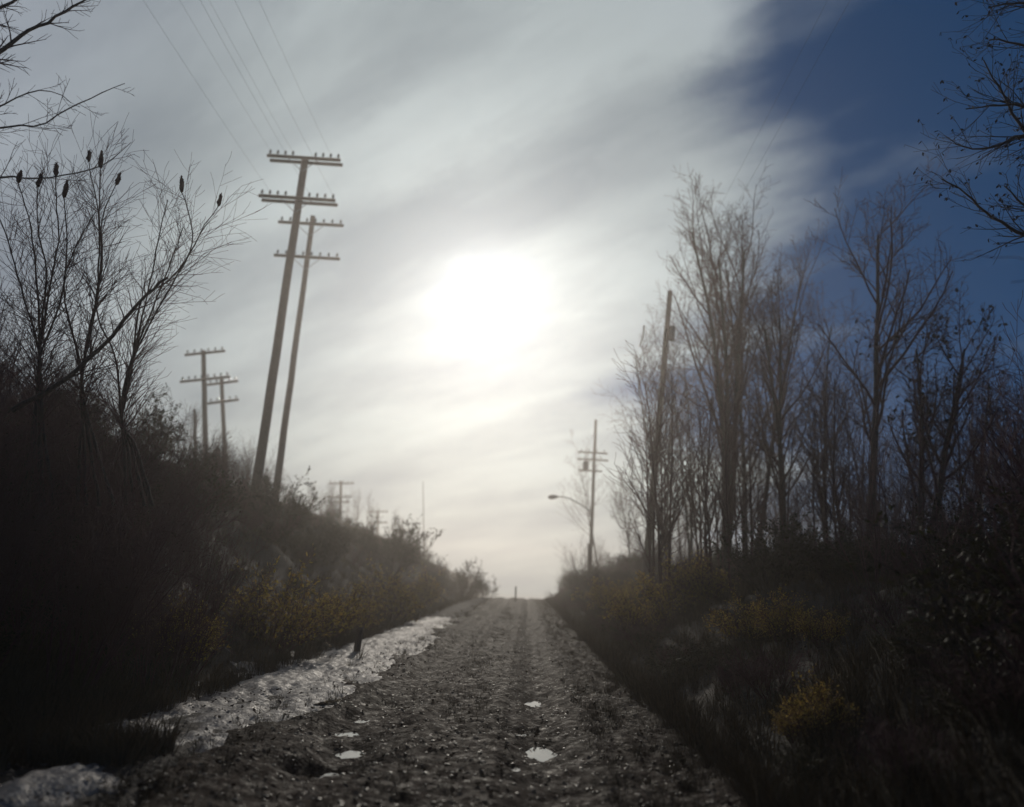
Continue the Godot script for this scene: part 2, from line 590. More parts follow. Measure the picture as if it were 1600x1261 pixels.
# ------------------------------------------------------------------ the scene
func _ready() -> void:
	rng.seed = 20240
	# camera: the road runs to (820, 930) in the photograph; the camera is rolled a little
	var roll := deg_to_rad(2.3)
	var c := Vector3(20.0 / F, -299.5 / F, -1.0).normalized().rotated(Vector3.BACK, roll)
	var yaw := asin(c.x)
	var pitch := asin(-c.y / cos(yaw))
	var cam := Camera3D.new()
	cam.name = "camera"
	cam.fov = rad_to_deg(2.0 * atan(630.5 / F))
	cam.position = EYE
	cam.rotation = Vector3(pitch, yaw, roll)
	cam.near = 0.05
	cam.far = 2000.0
	var lens := CameraAttributesPhysical.new()
	lens.frustum_focal_length = 12.0 / tan(deg_to_rad(cam.fov) / 2.0)
	lens.frustum_focus_distance = 11.0
	lens.frustum_near = 0.05
	lens.frustum_far = 2000.0
	lens.exposure_aperture = 0.5
	cam.attributes = lens
	add_child(cam)
	cam.current = true
	cam_basis = cam.basis

	var sun_dir := ray(757, 475).normalized()
	var env := Environment.new()
	env.background_mode = Environment.BG_SKY
	env.sky = Sky.new()
	var sm := PanoramaSkyMaterial.new()
	sm.panorama = make_sky(sun_dir)
	env.sky.sky_material = sm
	env.tonemap_mode = Environment.TONE_MAPPER_LINEAR
	env.tonemap_exposure = 0.72
	env.sdfgi_enabled = true
	env.ssao_enabled = true
	env.ssil_enabled = true
	env.volumetric_fog_enabled = true
	env.volumetric_fog_density = 0.0024
	env.volumetric_fog_albedo = Color(0.955, 0.925, 0.895)
	env.volumetric_fog_anisotropy = 0.80
	var we := WorldEnvironment.new()
	we.name = "environment"
	we.environment = env
	add_child(we)
	var sun := DirectionalLight3D.new()
	sun.name = "sun"
	sun.light_energy = 0.6
	sun.light_color = Color(1.0, 0.96, 0.90)
	sun.light_angular_distance = 1.0
	sun.shadow_enabled = true
	add_child(sun)
	sun.basis = Basis.looking_at(-sun_dir, Vector3.UP)

	hill_noise.seed = 4
	hill_noise.frequency = 0.05
	hill_noise.fractal_octaves = 3
	lump_noise.seed = 8
	lump_noise.frequency = 0.05
	lump_noise.fractal_octaves = 3
	fine_noise.seed = 15
	fine_noise.frequency = 0.05
	fine_noise.fractal_octaves = 2
	for q in [[820, 978, 0.45, 2.4], [700, 990, 0.9, 1.0], [806, 1140, 0.26, 0.3], [842, 1165, 0.20, 0.35], [592, 1197, 0.26, 0.22], [505, 1190, 0.42, 0.20], [782, 947, 0.7, 2.5], [975, 1062, 0.4, 0.7], [632, 1136, 0.2, 0.25], [800, 1200, 0.12, 0.16], [830, 1090, 0.2, 0.5], [735, 1010, 0.3, 0.7], [520, 1138, 0.3, 0.4], [548, 1122, 0.22, 0.3], [490, 1150, 0.22, 0.3], [545, 1160, 0.2, 0.25], [450, 1196, 0.25, 0.15], [560, 1052, 0.3, 0.8], [520, 1085, 0.25, 0.6]]:
		var dir := ray(q[0], q[1])
		var at := Vector3.ZERO
		var ahead := 4.0
		while ahead < 74.0:
			at = EYE + dir * (ahead / -dir.z)
			if at.y < road_base(ahead) + 0.03:
				break
			ahead += 0.1
		var pool := [at.x, -at.z, q[2], q[3]]
		pools.append(pool)
	for pool in pools:
		# fill it to just under the height at which it would spill
		var spill := 1e9
		for i in 48:
			var a := TAU * i / 48.0
			var top := -1e9
			for k in 15:
				top = maxf(top, road_h(pool[0] + cos(a) * pool[2] * 0.1 * k, pool[1] + sin(a) * pool[3] * 0.1 * k))
			spill = minf(spill, top)
		pool.append(minf(spill - 0.001, road_h(pool[0], pool[1]) + 0.06))
	make_materials()
	build_ground()
	build_poles()
	build_trees()
	build_left_thicket()
	build_shrubs()
	build_small()

func steps(a: float, b: float, first: float, growth: float) -> PackedFloat32Array:
	var r := PackedFloat32Array()
	var x := a
	var s := first
	while x < b:
		r.append(x)
		x += s
		s *= growth
	r.append(b)
	return r

func build_ground() -> void:
	var xs := PackedFloat32Array()
	var left := steps(4.8, 130.0, 0.25, 1.07)
	left.reverse()
	for x in left:
		xs.append(-x)
	var x := -4.6
	while x < 2.4:
		xs.append(x)
		x += 0.2
	xs.append_array(steps(2.4, 110.0, 0.22, 1.07))
	var ds := steps(-14.0, 2.0, 0.8, 1.0)
	ds.resize(ds.size() - 1)
	ds.append_array(steps(2.0, 330.0, 0.22, 1.018))
	var g := obj_mesh("ground", grid(xs, ds, func(gx: float, gd: float): return ground_h(gx, gd) - (0.12 if gx > -2.6 and gx < 1.95 else 0.0) + 0.05 * lump_noise.get_noise_2d(gx * 17.0, gd * 17.0),
		func(gx: float, gd: float): return Color(1, 1, 1) * (0.85 + 0.4 * hill_noise.get_noise_2d(gx * 9.0, gd * 9.0))), M.ground)
	g.set_meta("kind", "structure")
	var rx := PackedFloat32Array()
	x = -3.0
	while x < 2.35:
		rx.append(x)
		x += 0.055
	var rd := steps(-4.0, 3.0, 0.25, 1.0)
	rd.resize(rd.size() - 1)
	rd.append_array(steps(3.0, 135.0, 0.05, 1.0105))
	var r := obj_mesh("road", grid(rx, rd, func(gx: float, gd: float):
		var e: float = minf(gx + 3.0, 2.3 - gx) + 0.9 * lump_noise.get_noise_2d(gd * 5.0, 90.0 + signf(gx) * 40.0) - 0.1
		return road_h(gx, gd) - 0.25 * (1.0 - smoothstep(0.0, 0.5, e)),
		func(gx: float, gd: float): return Color(1, 1, 1) * (0.9 + 0.5 * lump_noise.get_noise_2d(gx * 12.0, gd * 6.0))), M.road)
	r.set_meta("kind", "structure")
	# pale frozen slush lying along the left shoulder: it pokes out of the soil where it is thick
	var sx := PackedFloat32Array()
	x = -5.2
	while x < -2.0:
		sx.append(x)
		x += 0.04
	var sd := steps(4.5, 34.0, 0.045, 1.010)
	var s := obj_mesh("slush_strip", grid(sx, sd, func(gx: float, gd: float):
		var mid := -3.35 + 0.25 * lump_noise.get_noise_2d(gd * 3.0, 300.0)
		var half := 1.2 - 0.017 * gd
		var k := 1.0 - absf(gx - mid) / half
		var m := k * 0.9 + 0.85 * lump_noise.get_noise_2d(gx * 22.0, gd * 9.0) + 0.35 * fine_noise.get_noise_2d(gx * 60.0, gd * 45.0) - 0.26
		m -= 0.55 * smoothstep(0.0, 0.9, -sin(gd * 0.62 + gx * 0.5)) * smoothstep(16.0, 9.0, gd)
		m -= 1.6 * smoothstep(8.9, 7.8, gd + 0.8 * lump_noise.get_noise_2d(gx * 25.0, 33.0)) * (1.0 - exp(-pow((gx + 3.3) / 0.5, 2.0) - pow((gd - 6.4) / 0.6, 2.0)))
		return maxf(ground_h(gx, gd), road_base(gd)) + clampf(0.02 + 0.09 * m, -0.12, 0.075) + 0.02 * fine_noise.get_noise_2d(gx * 150.0, gd * 140.0) + 0.02,
		func(gx: float, gd: float): return Color(1, 1, 1)), M.slush)
	s.set_meta("kind", "structure")
	# standing water in the ruts
	for q in pools:
		var at := Vector3(q[0], q[4], -q[1])
		var mb := Mb.new()
		mb.v.append(Vector3.ZERO); mb.n.append(Vector3.UP); mb.c.append(Color.WHITE)
		for i in 36:
			var a := TAU * i / 36.0
			var k := 0.0
			while k < 1.4 and road_h(q[0] + cos(a) * q[2] * k, q[1] + sin(a) * q[3] * k) < q[4]:
				k += 0.02
			mb.v.append(Vector3(cos(a) * q[2], 0, -sin(a) * q[3]) * k); mb.n.append(Vector3.UP); mb.c.append(Color.WHITE)
		for i in 36:
			mb.ix.append_array([0, 1 + (i + 1) % 36, 1 + i])
		var o := obj("puddle", mb, M.water)
		o.position = at
		o.set_meta("kind", "structure")

func build_poles() -> void:
	var ins := insulator_mesh()
	var base := G(398, 31.0, 770)
	var top := P(477, 247, 31.0)
	var t := pole_line(base, top, 0.19, 0.145, "tall leaning telegraph pole with two long doubled crossarms, nearest on the left bank", "utility poles")
	var axis := (top - base).normalized()
	var spots := []
	spots.append_array(crossarm(t, axis, top - base - axis * 0.10, 3.05, 10, 0.145, true, ins))
	spots.append_array(crossarm(t, axis, P(466, 313, 31.0) - base, 3.15, 10, 0.15, true, ins))
	var n := 0
	for s in spots:
		n += 1
		if n % 3 == 1:
			wire(s, Vector3(s.x, s.y + 0.6, 6.0), 0.5, "thin dark wire running overhead from the tall leaning telegraph pole", "wires of the left telegraph line")
	base = G(430, 35.5, 770)
	top = P(489, 338, 35.5)
	t = pole_line(base, top, 0.16, 0.11, "thinner leaning telegraph pole with two crossarms just behind the tallest one", "utility poles")
	axis = (top - base).normalized()
	crossarm(t, axis, P(487, 352, 35.5) - base, 3.05, 8, 0.11, false, ins)
	crossarm(t, axis, P(481, 404, 35.5) - base, 3.05, 8, 0.12, false, ins)
	# the line of poles far up on the left bank
	var far := [
		[318, 548, 53.0, 310, [[322, 553, 2.7, 6], [322, 594, 3.3, 8]], 0.17, "blurred pole with dark crossarms above the left thicket, left of a pair"],
		[346, 592, 57.0, 343, [[345, 600, 2.6, 6], [346, 629, 2.6, 6]], 0.15, "lower pole with two close crossarms, right of the pair above the left thicket"],
		[533, 752, 98.0, 528, [[534, 756, 3.0, 6], [531, 777, 2.9, 6], [530, 785, 2.6, 4]], 0.16, "small distant pole with three crossarms on the left skyline"],
		[591, 798, 123.0, 589, [[591, 800, 3.0, 6], [591, 817, 2.9, 4]], 0.15, "tiny far pole with two crossarms behind the dark left shrubs"],
		[630, 825, 146.0, 627, [[630, 828, 3.0, 4]], 0.15, "farthest pole with a single crossarm on the left skyline"]]
	for f in far:
		base = G(f[3], f[2], 860)
		top = P(f[0], f[1], f[2])
		t = pole_line(base, top, f[5] * 1.15, f[5] * 0.85, f[6], "utility poles")
		axis = (top - base).normalized()
		for a in f[4]:
			crossarm(t, axis, P(a[0], a[1], f[2]) - base, a[2], a[3], f[5] * 0.9, false, ins, false, 0.0, 1.2)
	base = G(301, 49.0, 800)
	pole_line(base, P(304, 640, 49.0), 0.12, 0.09, "short bare post left of the paired poles on the left bank", "")
	base = G(661, 90.0, 900)
	pole_line(base, P(661, 752, 90.0), 0.05, 0.03, "very thin pale mast rising from scrub left of the road's end", "")
	# right side
	base = G(1008, 36.0, 860)
	top = P(1047, 455, 36.0)
	t = pole_line(base, top, 0.17, 0.115, "tall bare pole leaning right in front of the right trees", "utility poles")
	axis = (top - base).normalized()
	var mb := Mb.new()
	var at := P(1044, 520, 36.0) - base
	mb.lathe(at + Vector3(0.13, -0.4, 0.12), axis, PackedVector2Array([Vector2(0, 0), Vector2(0.12, 0.0), Vector2(0.14, 0.05), Vector2(0.14, 0.62), Vector2(0.11, 0.70), Vector2(0, 0.72)]), 12)
	obj("switch_can", mb, M.tank, t)
	mb = Mb.new()
	mb.box(at + Vector3(-0.16, -0.28, 0.10), Vector3(0.03, 0.38, 0.06), Basis(), 0.01)  # narrow upright bar against the shaft, coloured pale like the hanging strip
	obj("pale_bar", mb, M.strip, t).set_meta("label", "narrow pale bar on the pole")
	var tops := [top - axis * 0.1 + Vector3(0.12, 0, 0), top - axis * 1.2 + Vector3(0.15, 0, 0)]
	base = G(922, 66.0, 880)
	var top2 := P(931, 656, 66.0)
	t = pole_line(base, top2, 0.15, 0.105, "slim pole carrying crossarms, a transformer and the street lamp right of road", "utility poles")
	axis = (top2 - base).normalized()
	crossarm(t, axis, P(926, 708, 66.0) - base, 2.4, 4, 0.11, false, ins, false)
	crossarm(t, axis, P(926, 719, 66.0) - base, 2.5, 2, 0.11, false, ins, false)
	crossarm(t, axis, P(922, 736, 66.0) - base, 1.9, 0, 0.11, false, ins, false)
	mb = Mb.new()
	at = P(915, 736, 66.0) - base
	mb.lathe(at, Vector3.UP, PackedVector2Array([Vector2(0, 0), Vector2(0.22, 0.0), Vector2(0.24, 0.06), Vector2(0.24, 0.72), Vector2(0.16, 0.82), Vector2(0, 0.84)]), 14)
	obj("transformer", mb, M.tank, t)
	# street lamp bolted to that pole
	var lb := P(924, 800, 66.0)
	var lamp := thing("street_lamp", "cobra head street lamp on a curved arm reaching over the road", "street lamp", lb)
	mb = Mb.new()
	var pts := PackedVector3Array()
	for q in [[924, 800], [914, 793], [900, 784], [887, 778], [876, 776], [870, 776]]:
		pts.append(P(q[0], q[1], 66.0) - lb)
	mb.tube(pts, PackedFloat32Array([0.055, 0.05, 0.05, 0.045, 0.045, 0.04]), 8)
	obj("arm", mb, M.metal, lamp)
	mb = Mb.new()
	mb.lathe(P(873, 776, 66.0) - lb, (P(856, 777, 66.0) - P(873, 776, 66.0)).normalized(), PackedVector2Array([Vector2(0.0, 0), Vector2(0.07, 0.02), Vector2(0.11, 0.18), Vector2(0.19, 0.4), Vector2(0.2, 0.6), Vector2(0.13, 0.8), Vector2(0.0, 0.86)]), 10)
	obj("lamp_head", mb, M.tank, lamp)
	var n2 := 0
	for s in tops:
		wire(s, Vector3(s.x + 0.3, s.y + 0.5, 6.0), 0.5, "thin dark wire running overhead from the tall bare pole on the right", "wires of the right line")
		wire(s, top2 - Vector3(0, 0.4 + 2.2 * n2, 0), 0.7, "thin wire strung between the two poles right of the road", "wires between the right poles")
		n2 += 1
	# posts
	for q in [[563, 17.6, 984, 0.075, "short dark wooden post beside the slush strip left of the road"], [919, 62.0, 850, 0.07, "thin short post beside the foot of the street lamp pole"], [806, 62.0, 917, 0.06, "tiny dark post standing at the crest of the road"]]:
		base = G(q[0], q[1], 930)
		top = P(q[0], q[2], q[1])
		var po := thing("post", q[4], "post", base)
		mb = Mb.new()
		mb.tube(PackedVector3Array([Vector3(0, -0.3, 0), (top - base) * 0.5, top - base]), PackedFloat32Array([q[3], q[3] * 0.96, q[3] * 0.9]), 9)
		obj("shaft", mb, M.wood, po)
		mb = Mb.new()
		mb.lathe(top - base - Vector3(0, 0.005, 0), Vector3.UP, PackedVector2Array([Vector2(q[3] * 0.93, 0.0), Vector2(q[3] * 0.75, 0.05), Vector2(0, 0.06)]), 9)
		obj("weathered_top", mb, M.wood, po)

func build_trees() -> void:
	var list := [
		# px, d, top px, top py, radius, stems, spread, label, density
		[1135, 30.0, 1135, 225, 0.17, 3, 28.0, "tall many stemmed bare tree just right of the tall bare pole", 1.1],
		[1172, 33.0, 1188, 260, 0.15, 2, 28.0, "tall bare tree with two stems behind the many stemmed one", 1.0],
		[1222, 27.0, 1216, 390, 0.12, 2, 36.0, "mid height bare tree between the tall stems and the straight trunk", 1.1],
		[1352, 24.0, 1368, 205, 0.14, 1, 40.0, "straight dark bare tree with one trunk standing before blue sky", 1.25],
		[1290, 34.0, 1275, 400, 0.11, 1, 40.0, "slender bare tree left of the straight dark trunk", 1.1],
		[1436, 21.0, 1515, 440, 0.12, 2, 42.0, "right leaning bare tree with a dark clump of withered leaves on top", 1.1],
		[1532, 26.0, 1545, 470, 0.11, 1, 42.0, "thin bare tree near the right edge beyond the leaning one", 1.1],
		[1600, 20.0, 1630, 540, 0.11, 2, 44.0, "low bare tree cut by the right edge of the picture", 1.0],
		[1078, 37.0, 1082, 460, 0.08, 2, 32.0, "thin bare tree close behind the tall bare pole", 1.0],
		[1045, 40.0, 985, 440, 0.085, 2, 46.0, "small bare tree leaning towards the road behind the tall pole", 0.9],
		[985, 52.0, 958, 690, 0.07, 2, 40.0, "small hazy bare tree between the street lamp and tall pole", 0.9],
		[938, 74.0, 893, 640, 0.07, 2, 46.0, "faint bare tree spreading behind the street lamp pole", 0.8]]
	for q in list:
		var at := G(q[0], q[1], 860)
		var top := P(q[2], q[3], q[1])
		var v := top - at
		bare_tree(at, v.length() * 0.80, q[4], v.normalized() / v.normalized().y - Vector3.UP, q[5], q[6], q[7], "bare trees on the right bank", 0.0055, q[8], 420 if q[7].contains("withered") else 0)
	# saplings behind and between them
	var kinds := []
	for k in 4:
		var tr := Mb.new()
		var cr := Mb.new()
		var tips := []
		var o := {"levels": 3, "segs": [8, 5, 4], "kids": [20, 8, 0], "spread": [32.0, 40.0, 0.0], "ratio": [0.34, 0.5, 0.0], "wander": [0.06, 0.16, 0.25], "up": [0.05, 0.1, 0.05], "first": [0.2, 0.15, 0.0], "rmin": 0.006, "sides": [5, 3, 3]}
		for s in 1 + k % 2:
			grow(tr, cr, Vector3(s * 0.2, -0.3, 0), (Vector3.UP + rv() * Vector3(0.12, 0, 0.12)).normalized(), 6.5, 0.05, 0, o, tips)
		kinds.append([tr.mesh(), cr.mesh(), null, M.twig])
	for k in 60:
		var px := 1015.0 + 600.0 * (k + rng.randf()) / 60.0
		var d := rng.randf_range(18.0, 46.0)
		var at := G(px, d)
		var o := shrub_from(kinds[k % 4], "sapling", at, rng.randf() * TAU, Vector3.ONE * rng.randf_range(0.55, 1.0), "thin leafless sapling " + zone(false, d), "sapling", "saplings " + zone(false, d))
		o.get_node("stems").name = "trunk"
		o.get_node("twigs").name = "crown"
	var label := "thin leafless sapling on the left skyline below the telegraph poles"
	for k in 22:
		var px := 250.0 + 420.0 * (k + rng.randf()) / 22.0
		var d := rng.randf_range(40.0, 60.0) + (px - 250.0) * 0.12
		var at := G(px, d)
		var o := shrub_from(kinds[k % 4], "sapling", at, rng.randf() * TAU, Vector3.ONE * rng.randf_range(0.4, 0.72), label, "sapling", "saplings on the left skyline")
		o.get_node("stems").name = "trunk"
		o.get_node("twigs").name = "crown"
	# near tree at the right edge, its trunk outside the frame
	var base := G(1840, 9.0)
	var t := thing("bare_tree", "near bare tree whose dark branches reach in at the right edge", "tree", base)
	var tr := Mb.new()
	var cr := Mb.new()
	var tips := []
	limb(tr, cr, [[1790, 640], [1780, 400], [1760, 150], [1740, -150]], 9.0, 0.14, 0.07, base, 4, 0.6, tips)
	tr.tube(PackedVector3Array([Vector3(0, -0.3, 0), P(1790, 640, 9.0) - base]), PackedFloat32Array([0.17, 0.14]), 8)
	var before := tips.size()
	for l in [[[1775, 470], [1690, 395], [1600, 366], [1550, 338], [1505, 300], [1470, 278]], [[1765, 330], [1690, 285], [1600, 200], [1560, 130], [1535, 95]], [[1760, 200], [1680, 120], [1600, 72], [1545, 62]],
		[[1760, 260], [1690, 215], [1610, 208], [1545, 232], [1490, 225]], [[1750, 60], [1680, 30], [1600, 5], [1545, 12]], [[1775, 420], [1700, 340], [1620, 330], [1570, 290]], [[1765, 300], [1680, 200], [1600, 165], [1510, 170]]]:
		limb(tr, cr, l, 9.0, 0.040, 0.007, base, 26, 0.5, tips)
	obj("trunk", tr, M.bark, t)
	obj("crown", cr, M.dark_twig, t)
	var lm := Mb.new()
	for k in 620:
		var e: Array = tips[rng.randi_range(before, tips.size() - 1)]
		lm.tint = Color(0.035, 0.022, 0.015) * rng.randf_range(0.5, 1.1)
		lm.leaf(e[0], (rv() + Vector3.DOWN * 0.6).normalized(), rv().normalized(), 0.055, 0.03)
	obj("withered_leaves", lm, M.leaf, t).set_meta("kind", "stuff")
	# near tree at the upper left
	base = G(-330, 8.0, 700)
	t = thing("bare_tree", "near bare tree whose branches hang into the upper left corner", "tree", base)
	tr = Mb.new()
	cr = Mb.new()
	limb(tr, cr, [[-300, 600], [-270, 350], [-240, 120], [-200, -120]], 8.0, 0.12, 0.06, base, 3, 0.6, tips)
	tr.tube(PackedVector3Array([Vector3(0, -0.3, 0), P(-300, 600, 8.0) - base]), PackedFloat32Array([0.15, 0.12]), 8)
	for l in [[[-250, 230], [-120, 160], [0, 77], [52, 42], [95, 25], [118, 8], [140, -8]], [[-230, 90], [-100, 50], [0, 12], [50, -15]], [[-250, 300], [-120, 240], [0, 199], [60, 196], [110, 168], [195, 130]],
		[[-260, 330], [-120, 300], [0, 277], [60, 279], [150, 262], [205, 222]], [[-255, 260], [-120, 225], [0, 166], [70, 140], [110, 160]]]:
		var thin: bool = l[2][1] > 100
		limb(tr, cr, l, 8.0, 0.020 if thin else 0.05, 0.004 if thin else 0.010, base, 14 if thin else 34, 0.36, tips)
	obj("trunk", tr, M.bark, t)
	obj("crown", cr, M.twig, t)

func cone_mesh(k: int) -> ArrayMesh:
	var mb := Mb.new()
	var prof := PackedVector2Array([Vector2(0.0, -0.01), Vector2(0.024, 0.01), Vector2(0.038, 0.05), Vector2(0.036, 0.10), Vector2(0.026, 0.15), Vector2(0.012, 0.19), Vector2(0.0, 0.205)])
	mb.lathe(Vector3.ZERO, Vector3.UP, prof, 9)
	for i in mb.v.size():
		mb.v[i] += mb.n[i] * 0.010 * sin(i * 7.3 + k) + mb.n[i] * rng.randf_range(-0.004, 0.006)
	for i in 60:
		var a := rng.randf() * TAU
		var h := rng.randf_range(0.0, 0.19)
		var r := 0.036 * sin(PI * (0.12 + 0.8 * h / 0.2))
		var o := Vector3(cos(a), 0.6, sin(a)).normalized()
		mb.leaf(Vector3(cos(a) * r, h, sin(a) * r), o, Vector3(-sin(a), 0, cos(a)), 0.022, 0.012)
	return mb.mesh()

func build_left_thicket() -> void:
	var cones := [cone_mesh(0), cone_mesh(1), cone_mesh(2)]
	var sumacs := [
		["sumac shrub with upright dark seed heads at the left edge", 60, 10.0, [[[62, 560], [56, 420], [45, 340], [28, 285]], [[62, 560], [72, 430], [60, 360], [58, 292]], [[62, 560], [80, 440], [92, 370], [88, 320], [87, 275]], [[62, 560], [95, 470], [104, 380], [100, 308]], [[62, 560], [30, 440], [8, 360], [-10, 330]]], 4],
		["taller sumac shrub whose seed heads stand highest on the left", 135, 10.6, [[[128, 590], [150, 480], [160, 400], [155, 330], [157, 262]], [[128, 590], [150, 470], [154, 345], [138, 252]], [[128, 590], [155, 440], [160, 340], [182, 288]], [[128, 590], [100, 460], [112, 400], [150, 330]]], 3],
		["wide sumac shrub with a thick crooked fork and few seed heads", 205, 11.2, [[[190, 660], [205, 580], [221, 470], [262, 440], [300, 385], [292, 325], [284, 300]], [[190, 660], [208, 560], [300, 390], [318, 355], [341, 322]], [[190, 660], [205, 570], [235, 440], [250, 360], [262, 312]], [[190, 660], [200, 580], [240, 480], [270, 400], [285, 355]], [[190, 660], [180, 560], [150, 480], [170, 400]]], 2]]
	for s in sumacs:
		var base := G(s[1], s[2], 640)
		var t := thing("sumac_shrub", s[0], "shrub", base)
		var tr := Mb.new()
		var cr := Mb.new()
		var tips := []
		var n := 0
		for l in s[3]:
			var foot: float = s[1] + rng.randf_range(-45.0, 45.0)
			var own: Array = [[foot, 790.0], [lerpf(foot, l[0][0], 0.6), 690.0]]
			own.append_array(l)
			limb(tr, cr, own, s[2], 0.022, 0.006, base, 42, 0.8, tips)
			var e: Array = l[l.size() - 1]
			if n < s[4]:
				var co := obj_mesh("seed_head", cones[n % 3], M.cone, t)
				co.position = P(e[0], e[1], s[2]) - base
				co.rotation = Vector3(rng.randf_range(-0.2, 0.2), rng.randf() * 6.0, rng.randf_range(-0.2, 0.2))
				co.scale = Vector3(0.8, rng.randf_range(0.85, 1.3), 0.8)
			n += 1
		obj("stems", tr, M.bark, t)
		obj("twigs", cr, M.twig, t)
	# a long dead limb lying slantwise through the thicket
	var lb := G(30, 9.6, 640)
	var dl := thing("fallen_limb", "long slanting dead limb crossing the left thicket up to the fork", "branch", lb)
	var a := Mb.new()
	var b := Mb.new()
	limb(a, b, [[20, 640], [95, 598], [160, 540], [225, 465], [262, 432]], 9.6, 0.036, 0.016, lb, 10, 0.5, [])
	obj("limb", a, M.bark, dl)
	obj("twigs", b, M.twig, dl)

var clumps := []

func zone(left: bool, d: float) -> String:
	if left:
		return "on left bank below the sumacs" if d < 14.0 else "on left bank between sumacs and telegraph poles" if d < 30.0 else "on left bank beyond the tall telegraph poles" if d < 58.0 else "on left bank near the road's end"
	return "on right bank nearest the camera" if d < 13.0 else "on right bank before the straight dark tree" if d < 23.0 else "on right bank among the tall trees" if d < 36.0 else "on right bank beyond the tall bare pole"

# would a shrub at p stand in front of one of the weed clumps by the road?
func hides(p: Vector3) -> bool:
	for q in clumps:
		if p.z > q.z - 0.8 and p.z < -1.0:
			var ahead: Vector3 = EYE.lerp(q, p.z / q.z)
			if absf(ahead.x - p.x) < 1.15:
				return true
		var up: float = q.z - p.z
		if up > -1.0 and up < 11.0 and absf(q.x - 0.065 * up - p.x) < 1.4:
			return true
	return false

